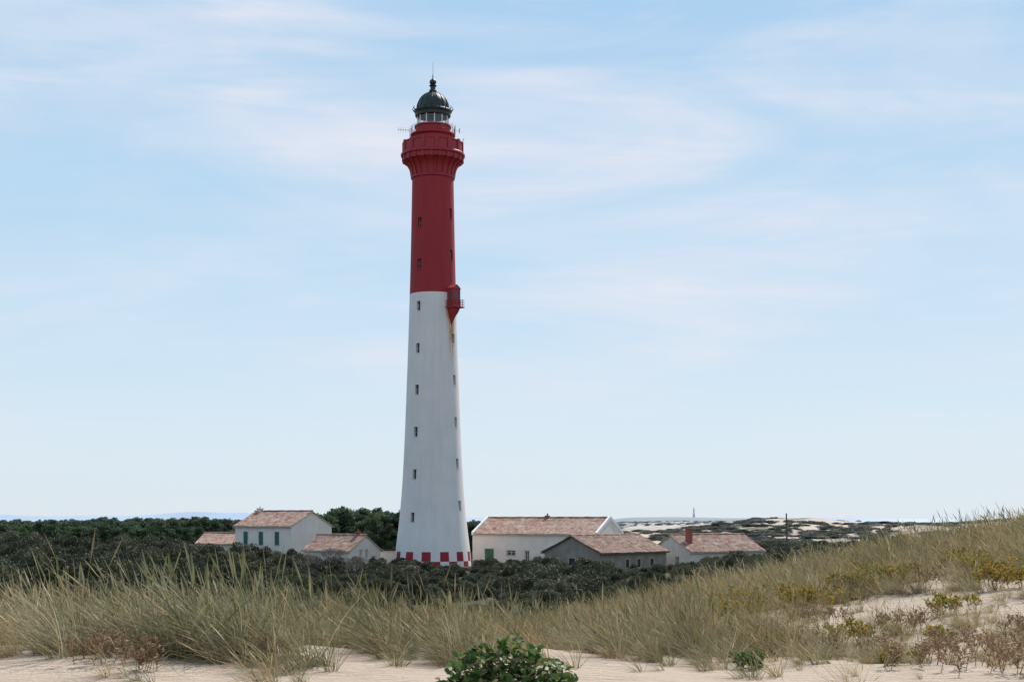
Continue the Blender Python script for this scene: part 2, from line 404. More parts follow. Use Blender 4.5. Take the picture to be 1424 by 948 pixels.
for q in np.linspace(0.15,1,5):
    cx=bx+(-1.5)*q; cy=-.4-.3*q; g.tube((cx,cy,56.7),(cx,cy,57.4),.018,seg=4)
g.tube((-2.6,.8,57),(-2.9,.8,57.9),.02,seg=4)
g.tube((2.95,-.5,56.4),(2.95,-.5,57.7),.03); g.tube((2.95,-.5,56.9),(3.5,-.6,56.9),.02); g.tube((3.5,-.6,56.6),(3.5,-.6,57.2),.05)
g.tube((2.2,.2,57.5),(2.6,.2,58.2),.02,seg=4)
g.tube((3.9,-.6,55.4),(4.1,-.6,55.9),.04)
g.obj('antennas',M_wood,LH)
rb=rad(34.5)
g=B(); M=MA(BAL,rb,0)
g.box(-.62,.62,-1.0,.3,33.9,35.9,M)
g.box(-.72,.72,-1.1,.35,35.9,36.05,M)
g.prism([(-.72,36.05),(.72,36.05),(0,36.5)],-1.1,.35,M)
g.box(-.70,.70,-1.07,.2,33.62,33.9,M)
g.box(-.68,-.5,-1.06,-.9,33.9,35.9,M); g.box(.5,.68,-1.06,-.9,33.9,35.9,M)
g.box(-.95,.95,-1.55,.35,33.48,33.62,M)
n=len(g.V)
for (w,d,z) in((.62,1.1,33.48),(.5,.85,32.9),(.3,.5,32.3),(.12,.2,31.6),(.08,.05,31.2)):
    for p in((-w,-d),(w,-d),(w,.4),(-w,.4)): g.V.append(tuple(M@Vector((p[0],p[1],z))))
for q in range(4):
    for i in range(4): j=(i+1)%4; g.F.append((n+4*q+i,n+4*q+j,n+4*q+4+j,n+4*q+4+i))
g.obj('balcony_box',M_red,LH)
g=B()
pts=[(-.92,-.2),(-.92,-1.5),(.92,-1.5),(.92,-.2)]
for (p,q) in zip(pts,pts[1:]):
    for z in (33.9,34.2,34.5): g.tube(M@Vector((*p,z)),M@Vector((*q,z)),.025,seg=5)
    for t in np.linspace(0,1,6): 
        c=Vector((p[0]+(q[0]-p[0])*t,p[1]+(q[1]-p[1])*t,33.6)); g.tube(M@c,M@(c+Vector((0,0,.9))),.02,seg=5)
g.obj('balcony_railing',M_red,LH)
g=B(); g.box(-.28,.28,-1.02,-.96,34.2,35.6,M); g.box(.61,.635,-.7,-.2,34.4,35.5,M); g.box(-.635,-.61,-.7,-.2,34.4,35.5,M); g.obj('balcony_windows',M_dark,LH)
# ------------------------------------------------------------------ houses
foot=[]
def house(name,ox,oy,rz,L,D,zb,ze,zr,wm,openings=(),parapet=False,chim=None,over=.3):
    e=empty(name,(ox,oy,0),rz)
    b=B()
    prof=[(0,zb),(D,zb),(D,ze),(D/2,zr),(0,ze)]
    for u in (0,L):
        for v,z in prof: b.V.append((u,v,z))
    b.F=[(0,1,2,3,4),(9,8,7,6,5)]+[(i,(i+1)%5,5+(i+1)%5,5+i) for i in range(5)]
    w=b.obj('walls',wm,e)
    cb=B();pn=B();fr=B();dr=B();tr=B();ss=B()
    for (side,p,z0,ww,hh,kind) in openings:
        if side=='front': M=Matrix.Translation((p,0,z0))
        elif side=='right': M=Matrix.Translation((L,p,z0))@Matrix.Rotation(math.pi/2,4,'Z')
        elif side=='left': M=Matrix.Translation((0,p,z0))@Matrix.Rotation(-math.pi/2,4,'Z')
        cb.box(-ww/2,ww/2,-.5,.22,0,hh,M)
        if kind=='door': dr.box(-ww/2+.05,ww/2-.05,.08,.2,0.003,hh-.05,M); dr.box(-.02,.02,.06,.09,.01,hh-.06,M)
        elif kind=='shut':
            dr.box(-ww/2+.01,-.015,.05,.10,.02,hh-.02,M); dr.box(.015,ww/2-.01,.05,.10,.02,hh-.02,M)
            for q in np.arange(.15,hh-.1,.12): dr.box(-ww/2+.08,-.06,.03,.06,q,q+.05,M); dr.box(.06,ww/2-.08,.03,.06,q,q+.05,M)
        else:
            pn.box(-ww/2+.003,ww/2-.003,.17,.215,.003,hh-.003,M)
            fr.box(-ww/2+.003,-ww/2+.06,.1,.165,.003,hh-.003,M);fr.box(ww/2-.06,ww/2-.003,.1,.165,.003,hh-.003,M)
            fr.box(-.025,.025,.1,.165,.003,hh-.003,M); fr.box(-ww/2+.06,ww/2-.06,.105,.16,hh-.06,hh-.003,M); fr.box(-ww/2+.06,ww/2-.06,.105,.16,hh*.5,hh*.5+.04,M)
        ss.box(-ww/2-.1,ww/2+.1,-.06,.12,-.10,-.003,M)
        tr.box(-ww/2-.12,-ww/2-.003,-.025,.1,0,hh+.1,M);tr.box(ww/2+.003,ww/2+.12,-.025,.1,0,hh+.1,M);tr.box(-ww/2-.003,ww/2+.003,-.022,.1,hh+.003,hh+.1,M)
    if openings:
        cut(w,cb)
        for q,nm,mt in((pn,'window_panes',M_dark),(fr,'window_frames',M_wood if wm is M_brown else M_white),(dr,'doors_and_shutters',M_green),(ss,'sills',M_stone),(tr,'surrounds',M_stone if wm is M_brown else M_wallg)):
            if q.V: q.obj(nm,mt,e)
    sl=math.atan2(zr-ze,D/2)
    V=[];F=[]
    u0,u1=(-over*.6,L+over*.6) if not parapet else (.28,L-.28)
    us=np.arange(u0,u1,.0575); nrows=8
    for side in (0,1):
        base=len(V)
        for k in range(nrows+1):
            t=k/nrows; v=-over+(D/2+over)*t; z=ze-over*math.tan(sl)+(D/2+over)*math.tan(sl)*t
            sag=-.05*math.sin(math.pi*t)
            for i,u in enumerate(us):
                c=.07*abs(math.sin(math.pi*u/.23)); wob=.03*math.sin(u*1.1+k)+.02*math.sin(u*2.7+side*2)
                vv=v if side==0 else D-v
                V.append((u,vv,z+.08+c+sag+wob*.6+(.02 if k%2 else 0)))
        n=len(us)
        for k in range(nrows):
            for i in range(n-1):
                f=(base+k*n+i,base+k*n+i+1,base+(k+1)*n+i+1,base+(k+1)*n+i); F.append(f if side==0 else f[::-1])
    rf=meshobj('roof_tiles',V,F,M_tile,e)
    b=B()
    for sgn in (0,1):
        v0=-over+.04; zl=ze-over*math.tan(sl)
        P=[(v0,zl-.06),(v0,zl+.06),(D/2,zr+.06),(D/2,zr-.06)]
        if sgn: P=[(D-a,z) for a,z in P]
        n=len(b.V)
        for u in (u0+.02,u1-.04):
            for v,z in P: b.V.append((u,v,z))
        b.F+=[(n,n+1,n+2,n+3),(n+7,n+6,n+5,n+4)]+[(n+i,n+(i+1)%4,n+4+(i+1)%4,n+4+i) for i in range(4)]
    b.obj('roof_deck',M_wood if wm is M_brown else M_stone,e)
    b=B(); q=u0
    while q<u1-.1:
        b.tube((q,D/2,zr+.13+.015*math.sin(q*3)),(min(q+.4,u1),D/2,zr+.15+.015*math.sin(q*3)),.14,.12,8); q+=.38
    b.obj('ridge_tiles',M_tile,e)
    if parapet:
        b=B()
        for u in (-.06,L-.26):
            n=len(b.V); P=[(-over*.7,ze-over*.7*math.tan(sl)-.1),(D/2,zr-.1),(D+over*.7,ze-over*.7*math.tan(sl)-.1),(D+over*.7,ze-over*.7*math.tan(sl)+.32),(D/2,zr+.34),(-over*.7,ze-over*.7*math.tan(sl)+.32)]
            for uu in (u,u+.32):
                for v,z in P: b.V.append((uu,v,z))
            b.F+=[tuple(n+i for i in range(6)),tuple(n+11-i for i in range(6))]+[(n+i,n+(i+1)%6,n+6+(i+1)%6,n+6+i) for i in range(6)]
        b.obj('gable_coping',M_white,e)
    if chim:
        for (u,v,z0,z1,wd,mt) in chim:
            b=B(); b.box(u-wd,u+wd,v-wd*.8,v+wd*.8,z0,z1); b.box(u-wd-.08,u+wd+.08,v-wd*.8-.08,v+wd*.8+.08,z1,z1+.15); b.tube((u,v,z1+.15),(u,v,z1+.45),.12,.1,8)
            b.obj('chimney',mt,e)
    foot.append((ox,oy,rz,L,D)); return e
r_=math.radians
house('whitewashed_outbuilding',-5.4,194.5,r_(-27),18.6,8.6,-.8,4.1,6.15,M_wall,
 [('front',2.6,-.3,1.35,2.35,'door'),('front',5.9,1.25,1.3,.6,'win'),('front',8.3,.55,.6,1.3,'win'),('front',12.6,1.0,.6,.6,'win'),('right',5.2,1.2,.8,1.0,'win')],parapet=True,chim=[(9.3,4.3,6.0,6.4,.22,M_brick)])
house('rendered_annex',10.4,168,r_(50),14.0,8.4,-1.2,2.15,4.0,M_brown,
 [('left',4.2,.3,.9,1.1,'win'),('left',6.6,.3,.8,1.1,'win'),('front',2.0,.2,.7,1.0,'win'),('front',5.6,.2,.7,1.0,'win'),('front',8.0,.2,.7,1.0,'win'),('front',10.8,-.2,.7,1.4,'win')],over=.45)
house('white_cottage',22.6,180,r_(38),13.6,7.2,-1.2,2.0,3.95,M_wallg,
 [('left',2.4,.2,.7,1.1,'win'),('front',8.5,.2,.7,.9,'win'),('front',11.8,.2,.6,.9,'win')],chim=[(1.6,1.9,2.4,4.75,.36,M_brick)],over=.35)
house('keeper_house',-40.1,206,r_(-34),10.9,8.6,-.8,5.1,7.1,M_wall,
 [('front',2.1,2.4,.85,1.85,'shut'),('front',5.1,2.4,.85,1.85,'shut'),('front',8.2,2.4,.85,1.85,'shut'),('front',5.1,-.3,1.0,2.0,'shut'),('right',5.6,3.0,.6,1.0,'win')],
 chim=[(.8,4.3,6.6,7.5,.35,M_wall)],over=.35)
house('low_outbuilding',-46.2,208,r_(-12),6.6,6.5,-.6,2.5,3.9,M_wallg,[('front',1.5,.3,.7,.9,'win')],over=.3)
house('garden_cottage',-27.6,188,r_(-36),8.3,6.0,-.9,2.05,3.9,M_wall,
 [('front',2.0,0,.8,1.2,'shut'),('front',5.6,0,.8,1.2,'shut'),('right',2.1,1.3,.45,.8,'win'),('right',3.2,1.3,.45,.8,'win'),('right',4.6,-.4,.8,1.6,'win')],over=.35,
 chim=[(7.0,3,3.7,4.3,.25,M_brick)])
e=empty('compound_wall',(-18.6,190,0),r_(-3))
b=B(); b.box(0,5.2,0,.25,-.8,1.7); b.obj('wall',M_wall,e); b=B(); b.box(-.05,5.25,-.05,.3,1.703,1.8); b.obj('coping',M_stone,e)
px,py=50.3,260.; hb=float(height(px,py)); e=empty('utility_pole',(px,py,hb))
b=B(); b.tube((0,0,-.5),(-.15,0,7.1-hb),.17,.12,8); b.obj('pole',M_wood,e)
b=B(); b.tube((-.5,0,5.8-hb),(.3,0,5.8-hb),.05); b.obj('crossarm',M_wood,e)
e=empty('distant_lighthouse',(1023,8000,-8))
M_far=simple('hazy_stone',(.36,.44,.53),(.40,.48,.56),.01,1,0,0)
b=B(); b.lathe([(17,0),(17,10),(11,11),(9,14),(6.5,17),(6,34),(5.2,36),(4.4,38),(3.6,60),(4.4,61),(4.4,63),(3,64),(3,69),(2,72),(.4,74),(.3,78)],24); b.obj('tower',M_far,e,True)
# ------------------------------------------------------------------ vegetation prototypes
def proto_coll(name): return bpy.data.collections.new(name)
def grass_tuft(nblade,hm,spread,wind,width,seed,stalks=4,droop=1.):
    r=np.random.default_rng(seed); Vs=[];Fs=[];n=0
    for k in range(nblade+stalks):
        st=k>=nblade
        a=r.random()*6.283; rd=spread*math.sqrt(r.random())
        p=np.array([rd*math.cos(a),rd*math.sin(a),-.04])
        az=a+r.normal()*.6; lean=abs(r.normal())*.38+.05
        d=np.array([math.cos(az)*lean-wind*.25,math.sin(az)*lean,1.0]); d/=np.linalg.norm(d)
        L=hm*(.40+.72*r.random())*(1.1 if st else 1); segs=7; w=width*(.6+.8*r.random())*(.6 if st else 1)
        g=(.05 if st else .22*droop)*(.3+1.5*r.random()); tw=r.random()*3.14
        side=np.array([math.cos(tw),math.sin(tw),0])
        for s in range(segs+1):
            t=s/segs
            ww=w*(1-.85*t**1.5)
            if st and s>=segs-1: ww=w*3.0 if s==segs-1 else w*.6
            Vs+= [p-side*ww/2,p+side*ww/2]
            if s<segs:
                Fs.append((n+2*s,n+2*s+1,n+2*s+3,n+2*s+2))
                d=d+np.array([-wind*g*.9,0,-g*.6*(t+.2)])+np.array([math.cos(az),math.sin(az),0])*g*.45
                d/=np.linalg.norm(d); p=p+d*L/segs
        n+=2*(segs+1)
    return np.array(Vs),np.array(Fs)
def addproto(coll,name,V,F,mat):
    o=npmesh(name,V,F,mat,False,False); coll.objects.link(o); return o
def leaves(points,size,r,squash=1.):
    n=len(points); d=r.normal(size=(n,3)); d/=np.linalg.norm(d,axis=1)[:,None]
    u=np.cross(d,r.normal(size=(n,3))); u/=np.linalg.norm(u,axis=1)[:,None]; w=np.cross(d,u)
    s=size*(.55+.9*r.random((n,1)))
    V=np.stack([points-u*s,points+w*s*.45,points+u*s,points-w*s*.45],1).reshape(-1,3)
    F=np.arange(4*n).reshape(n,4); return V,F
def blob_points(lobes,per,r,shell=.55):
    out=[]
    for (c,rad_) in lobes:
        n=int(per*rad_[0]*rad_[1]); d=r.normal(size=(n,3)); d/=np.linalg.norm(d,axis=1)[:,None]
        q=(shell+(1-shell)*r.random((n,1)))*(1+.18*np.sin(d[:,:1]*7+c[0]*5)*np.cos(d[:,1:2]*6+c[1]*3))
        out.append(np.array(c)+d*q*np.array(rad_))
    P=np.vstack(out); return P[P[:,2]>.02]
def quadtube(segs,sides=5):
    V=[];F=[]
    for p0,p1,r0,r1 in segs:
        b=B(); b.tube(p0,p1,r0,r1,sides); n=len(V); V+=b.V; F+=[tuple(n+i for i in f) for f in b.F if len(f)==4]
    return np.array(V),np.array(F)
def two(coll,name,V1,F1,m1,V2,F2,m2):
    o=npmesh(name,np.vstack([V1,V2]),np.vstack([F1,F2+len(V1)]),m1,False,False)
    o.data.materials.append(m2); mi=np.zeros(len(o.data.polygons),np.int32); mi[len(F1):]=1
    o.data.polygons.foreach_set('material_index',mi)
    if coll is not None: coll.objects.link(o)
    return o
C_grass=proto_coll('marram_tufts')
for i in range(8):
    V,F=grass_tuft(38,1.0,.085,.55+.34*(i%4),.0098,100+i,7,1.2); addproto(C_grass,f'tuft_{i}',V,F,M_grass if i<4 else M_grassy)
C_far=proto_coll('marram_patches')
for i in range(5):
    V,F=grass_tuft(70,.95,.25,.5+.15*i,.017,200+i,8); addproto(C_far,f'patch_{i}',V,F,M_grass if i<2 else M_grassy)
C_scrub=proto_coll('scrub_bushes')
for i in range(6):
    r=np.random.default_rng(300+i); lob=[]
    for k in range(8):
        a=r.random()*6.28; d=r.random()*1.15; R0=.4+.45*r.random()
        lob.append(((d*math.cos(a),d*math.sin(a),.75+.85*r.random()*(1.25-d*.5)),(R0,R0,R0*.75)))
    lob.append(((0,0,.7),(1.5,1.5,.7)))
    V1,F1=leaves(blob_points(lob,800,r,.6),.095,r)
    sg=[]
    for k in range(9):
        a=r.random()*6.28; t=(1.0*math.cos(a),1.0*math.sin(a),1.1+.8*r.random()); m_=(t[0]*.4,t[1]*.4,t[2]*.55); sg+=[((0,0,-.2),m_,.07,.045),(m_,t,.045,.012)]
    V2,F2=quadtube(sg); two(C_scrub,f'bush_{i}',V1,F1,M_scrub,V2,F2,M_bark)
C_pine=proto_coll('pines')
for i in range(5):
    r=np.random.default_rng(400+i); lob=[]; sg=[((0,0,-.3),(.1,0,2.6),.17,.11),((.1,0,2.6),(.15,.05,4.8),.11,.03)]
    for k in range(11):
        a=r.random()*6.28; z=2.0+3.0*(k/10); d=(1.75-.28*k/2)*(.5+.5*r.random()); R0=.55+.35*r.random()
        c=(d*math.cos(a),d*math.sin(a),z+.3*r.random()); lob.append((c,(R0,R0,R0*.55))); sg.append(((.1,0,z-.5),c,.05,.02))
    lob.append(((.1,0,5.2),(.5,.5,.5)))
    V1,F1=leaves(blob_points(lob,420,r,.5),.13,r); V2,F2=quadtube(sg); two(C_pine,f'pine_{i}',V1,F1,M_pine,V2,F2,M_bark)
def scatter(name,P,rot,scl,pid,coll):
    me=bpy.data.meshes.new(name); me.vertices.add(len(P)); me.vertices.foreach_set('co',P.astype(np.float32).ravel())
    a=me.attributes.new('rot','FLOAT_VECTOR','POINT'); a.data.foreach_set('vector',rot.astype(np.float32).ravel())
    a=me.attributes.new('scl','FLOAT_VECTOR','POINT'); a.data.foreach_set('vector',scl.astype(np.float32).ravel())
    a=me.attributes.new('pid','INT','POINT'); a.data.foreach_set('value',pid.astype(np.int32))
    o=link(bpy.data.objects.new(name,me))
    t=bpy.data.node_groups.new(name+'_gn','GeometryNodeTree')
    t.interface.new_socket('Geometry',in_out='INPUT',socket_type='NodeSocketGeometry'); t.interface.new_socket('Geometry',in_out='OUTPUT',socket_type='NodeSocketGeometry')
    gi=t.nodes.new('NodeGroupInput');go=t.nodes.new('NodeGroupOutput'); ip=t.nodes.new('GeometryNodeInstanceOnPoints')
    ci=t.nodes.new('GeometryNodeCollectionInfo'); ci.inputs['Collection'].default_value=coll; ci.inputs['Separate Children'].default_value=True; ci.inputs['Reset Children'].default_value=True
    def na_(nm,ty):
        q=t.nodes.new('GeometryNodeInputNamedAttribute'); q.data_type=ty; q.inputs[0].default_value=nm; return q.outputs[0]
    er=t.nodes.new('FunctionNodeEulerToRotation'); t.links.new(na_('rot','FLOAT_VECTOR'),er.inputs[0])
    ip.inputs['Pick Instance'].default_value=True
    t.links.new(gi.outputs[0],ip.inputs['Points']); t.links.new(ci.outputs[0],ip.inputs['Instance']); t.links.new(na_('pid','INT'),ip.inputs['Instance Index'])
    t.links.new(er.outputs[0],ip.inputs['Rotation']); t.links.new(na_('scl','FLOAT_VECTOR'),ip.inputs['Scale']); t.links.new(ip.outputs[0],go.inputs[0])
    md=o.modifiers.new('scatter','NODES'); md.node_group=t; return o
def place(x,y,rz,sc,npid,sink=0,zs=None,tilt=.08):
    n=len(x); P=np.stack([x,y,height(x,y)-sink],1)
    rot=np.stack([rng.normal(0,tilt,n),rng.normal(0,tilt,n),rz],1)
    s=np.stack([sc,sc,sc if zs is None else zs],1); return P,rot,s,rng.integers(0,npid,n)
# marram: clumps of several tufts
npar=5000; py_=rng.uniform(13.2,44,npar); px_=rng.uniform(-1,1,npar)*(py_*.42+4)
front=16.5-.35*sstep(0,-4,px_)*0+(fbm(px_/1.6+60,px_*0+3,3)-.5)*4.6
front=np.where(px_<-2,front-.35,front)
pdn=sstep(-1.1,1.2,py_-front)*sstep(.31,.47,fbm(px_/1.9+40,py_/1.9,3))
def hole(x,y,cx,cy,rx,ry): return 1-.98*np.exp(-(((x-cx)/rx)**2+((y-cy)/ry)**2)**1.5)
def holes(x,y): return hole(x,y,7.0,25.4,1.0,2.4)*hole(x,y,8.1,22.8,.9,1.9)*hole(x,y,5.4,20.0,1.0,.8)*hole(x,y,6.3,18.6,1.0,1.1)*hole(x,y,9.6,26.5,.8,2.0)*hole(x,y,-6.3,17.6,.4,1.2)*hole(x,y,.8,17.2,.7,.9)*hole(x,y,-2.1,17.1,.35,.9)*hole(x,y,3.6,18.0,.7,.7)
pdn*=holes(px_,py_)
short=sstep(3.2,5.0,px_)*(1-sstep(24,29,py_))
pdn*=1-.35*short
pk=rng.random(npar)<np.maximum(pdn,np.where((px_<4)&(py_>14.3),.06,.028))
px_,py_,front=px_[pk],py_[pk],front[pk]; short=short[pk]
phs=np.interp(px_,[-7,-3.2,-1.8,0,2.5,6],[1.15,1.08,.86,.76,.84,.9])*rng.uniform(.5,1.14,len(px_))*(1-.45*short)
phs=np.where(py_<front,phs*.72,phs)
ppid=np.where(rng.random(len(px_))<sstep(-5,6,px_)*.6+.25,1,0)
xs=[];ys=[];hs=[];pd=[]
for a_,b_,h_,q_,f_ in zip(px_,py_,phs,ppid,front):
    k=rng.integers(2,6) if b_>f_ else rng.integers(1,4)
    sp_=.17
    xs+=list(a_+rng.normal(0,sp_,k)); ys+=list(b_+rng.normal(0,sp_,k)); hs+=list(h_*rng.uniform(.65,1.12,k)); pd+=list(q_*4+rng.integers(0,4,k))
x=np.array(xs);y=np.array(ys);hs=np.array(hs)
P,rot,s,pid=place(x,y,rng.normal(0,.6,len(x)),hs,6)
s[:,0]*=rng.uniform(1.0,1.35,len(x)); s[:,1]=s[:,0]
scatter('marram_grass',P,rot,s,np.array(pd),C_grass); ng=len(x)
n=6000; y=rng.uniform(15.0,40,n); x=rng.uniform(-1,1,n)*(y*.42+3)
k=(rng.random(n)<.26*sstep(.40,.54,fbm(x/1.3+4,y/1.3+30,3))*(1+1.8*sstep(2,5,x))*sstep(15,17,y)*holes(x,y)); x=x[k];y=y[k]
P,rot,s,pid=place(x,y,rng.random(len(x))*6.28,rng.uniform(.22,.48,len(x)),8,0,None,.2); s[:,:2]*=1.4
pid=np.where(rng.random(len(x))<.7,rng.integers(4,8,len(x)),pid); scatter('dune_herbs',P,rot,s,pid,C_grass)
n=20000; y=rng.uniform(36,95,n); x=rng.uniform(-.55,.75,n)*y
dens=sstep(.36,.52,fbm(x/4+4,y/4,3))*(1-sstep(60,95,y)*(1-sstep(8,16,x)))*(1-.9*sstep(48,58,y)*(1-sstep(0,8,x)))
k=rng.random(n)<dens*.7; x=x[k];y=y[k]
P,rot,s,pid=place(x,y,rng.normal(0,.5,len(x)),rng.uniform(.45,1.1,len(x)),5); scatter('dune_grass',P,rot,s,pid,C_far); nf=len(x)
def infoot(x,y,mg):
    bad=np.hypot(x-LX,y-LY)<5.2+mg
    for ox,oy,rz,L,D in foot:
        c,s_=math.cos(rz),math.sin(rz); dx=x-ox;dy=y-oy; u=dx*c+dy*s_; v=-dx*s_+dy*c
        bad|=(u>-mg)&(u<L+mg)&(v>-mg)&(v<D+mg)
    return bad
n=9000; y=50+(250-50)*np.sqrt(rng.random(n)); x=rng.uniform(-.6,.6,n)*y
bad=infoot(x,y,1.9)
bad|=(y<64+3*np.sin(x*.3))&(x>2)|((x>.05*y+6)&(y<100))
xe=x/y*150
hcap=np.interp(xe,[-80,-50,-30,-24,-17,-8,-3,0,3,9,12,19,22,30,45,80],[3.7,3.4,2.5,2.0,1.6,1.4,1.2,1.3,2.1,2.1,1.2,1.3,2.0,2.0,2.6,3.2])
near=1-sstep(60,120,y); hcap=hcap*(1-near*.35)
hcap=hcap*np.where(y>200,1.15,1)
k=(~bad)&(rng.random(n)<.58); x=x[k];y=y[k];hcap=hcap[k]
zsc=hcap/2.1*rng.uniform(.4,1.12,len(x))*(.7+.6*fbm(x/9,y/9+3,3)); sc=np.clip(zsc*rng.uniform(.8,1.3,len(x)),.5,1.5)
P,rot,s,pid=place(x,y,rng.random(len(x))*6.28,sc,6,.1,zsc,.06); scatter('coastal_scrub',P,rot,s,pid,C_scrub); nsx=len(x)
n=9000; rr_=300*np.exp(rng.random(n)*1.5); aa=rng.uniform(.04,.62,n); x=rr_*np.sin(aa);y=rr_*np.cos(aa)
k=fbm(x/45+8,y/70+3,4)>.55; x=x[k];y=y[k]
P,rot,s,pid=place(x,y,rng.random(len(x))*6.28,rng.uniform(.8,2.0,len(x)),6,.2,rng.uniform(.25,.55,len(x))); scatter('dune_scrub',P,rot,s,pid,C_scrub)
n=8000; rr_=225*np.exp(rng.random(n)*1.75); aa=rng.uniform(-.62,.03,n); x=rr_*np.sin(aa);y=rr_*np.cos(aa)
bad=infoot(x,y,3.5); x=x[~bad];y=y[~bad]; r=np.hypot(x,y)
lim=np.interp(x/y,[-.46,-.36,-.284,-.193,-.137,-.122,-.08,-.036,-.006],[5.0,5.0,5.6,5.4,5.9,6.9,6.7,5.0,4.2])
zs=lim/5.7*rng.uniform(.55,1.1,len(x))*(.72+.55*fbm(x/16+3,y/30,3))*(1-.2*sstep(400,1200,r)); sc=zs*rng.uniform(.85,1.35,len(x))
P,rot,s,pid=place(x,y,rng.random(len(x))*6.28,sc,5,0,zs,.05); scatter('pine_forest',P,rot,s,pid,C_pine)
print('COUNTS grass',ng,'far',nf,'scrub',nsx,'pines',len(x))
def ovalleaves(P,size,r,up=.5):
    n=len(P); d=r.normal(size=(n,3)); d[:,2]=np.abs(d[:,2])+up; d/=np.linalg.norm(d,axis=1)[:,None]
    u=np.cross(d,r.normal(size=(n,3))); u/=np.linalg.norm(u,axis=1)[:,None]; w=np.cross(d,u); s=size*(.6+.7*r.random((n,1)))
    ring=[(-1,0,0),(-.45,.42,-.08),(.35,.45,-.05),(1,0,.18),(.35,-.45,-.05),(-.45,-.42,-.08)]
    V=np.stack([P+u*s*a+w*s*b_*1.4+d*s*(-c*1.2) for a,b_,c in ring],1).reshape(-1,3)
    i=np.arange(n)[:,None]*6; F=np.concatenate([i+np.array([[0,1,2,3]]),i+np.array([[0,3,4,5]])]); return V,F
r=np.random.default_rng(77); lob=[((-.26,0,.22),(.30,.3,.20)),((.08,.05,.28),(.26,.3,.22)),((.34,0,.18),(.28,.28,.18)),((.58,.05,.06),(.17,.2,.12)),((-.52,0,.06),(.15,.2,.11)),((.02,-.1,.12),(.44,.3,.2)),((.04,.1,.46),(.14,.14,.10)),((-.2,.05,.38),(.15,.14,.09)),((.26,.05,.36),(.12,.12,.09))]
pts=blob_points(lob,2300,r,.45); V1,F1=ovalleaves(pts,.042,r)
sg=[]
for k in range(60):
    q=pts[r.integers(len(pts))]; m_=(q[0]*.55,q[1]*.5,q[2]*.6); sg+=[((0,0,-.05),m_,.012,.008),(m_,tuple(q*1.08),.008,.003)]
V2,F2=quadtube(sg)
o=two(None,'leafy_shrub',V1,F1,M_shrub,V2,F2,M_twig); link(o); sx,sy=-.08,12.9; o.location=(sx,sy,float(height(sx,sy))-.02)
def thistle(name,x,y,w,h,n,mat,seed,leaf=.018,hd=.018):
    r=np.random.default_rng(seed); sg=[]; heads=[]
    for k in range(n):
        a=r.random()*6.28; bx_=(r.random()-.5)*w; by_=(r.random()-.5)*w*.6
        L=h*(.45+.6*r.random()); lean=.25+.35*r.random()
        p=np.array([bx_,by_,-.03]); q=p+np.array([math.cos(a)*lean*L*.4,math.sin(a)*lean*L*.4,L*.55]); sg.append((p,q,.005,.004))
        for b_ in range(3):
            a2=r.random()*6.28; t=q+np.array([math.cos(a2)*L*.3,math.sin(a2)*L*.3,L*(.15+.35*r.random())]); sg.append((q,t,.0045,.003)); heads.append(t)
            for c_ in range(2):
                m_=q+(t-q)*.6; t2=m_+np.array([r.normal()*.05,r.normal()*.05,.05+.06*r.random()]); sg.append((m_,t2,.003,.002)); heads.append(t2)
    heads=np.array(heads); pts=np.repeat(heads,6,0)+r.normal(size=(len(heads)*6,3))*hd*.55
    extra=np.array([s_[0]+(np.array(s_[1])-s_[0])*r.random() for s_ in sg for _ in range(2)])+r.normal(size=(len(sg)*2,3))*.015
    V1,F1=leaves(np.vstack([pts,extra]),leaf,r); V2,F2=quadtube([(tuple(a_),tuple(b_),c_,d_) for a_,b_,c_,d_ in sg],4)
    o=two(None,name,V1,F1,mat,V2,F2,M_brownp); link(o); o.location=(x,y,float(height(np.array(x),np.array(y))))
for i,(x,y,w,h,n) in enumerate([(-4.4,15.6,1.0,.36,17),(-3.95,15.1,.5,.25,8),(-2.7,15.9,.5,.3,9),(4.7,15.8,1.4,.32,13),(5.4,16.6,1.3,.34,13),(5.8,17.6,1.4,.34,14),(6.5,18.8,1.4,.36,14),(5.2,24,.9,.4,14),(7.6,20.2,1.1,.38,14),(4.4,18.6,1.2,.35,12),(3.6,22,.9,.45,14),(5.2,15.1,1.2,.28,11),(8.3,27.5,1.2,.5,20),(6.0,22,1,.4,14),(2.8,26,1,.5,16),(4.2,20.4,1.1,.4,14)]):
    thistle('dried_sea_holly',x,y,w,h,n,M_brownp,500+i)
for i,(x,y,w,h,n) in enumerate([(6.9,28.8,1.1,.6,44),(7.7,29.5,1.0,.6,34),(2.75,16.4,.3,.16,10),(8.9,26,.8,.45,24),(9.8,29,1.2,.5,26),(4.2,26,.8,.4,20),(3.2,24,.8,.4,20),(5.6,27,.9,.45,24),(10.8,33,1.4,.6,34),(6.4,32,1.2,.55,30),(9.4,23,.8,.4,18),(2.2,28,1,.5,20),(4.9,30,1.2,.6,26),(8.6,33,1.4,.6,30),(7.4,23.8,.7,.35,14),(5.1,21.2,.7,.35,14),(5.9,19.8,.6,.25,10),(4.6,16.9,.5,.2,8),(3.4,19.6,.6,.3,12)]):
    thistle('yellow_dune_herb' if i!=2 else 'green_dune_herb',x,y,w,h,n,M_yel if i!=2 else M_shrub,600+i,.028)
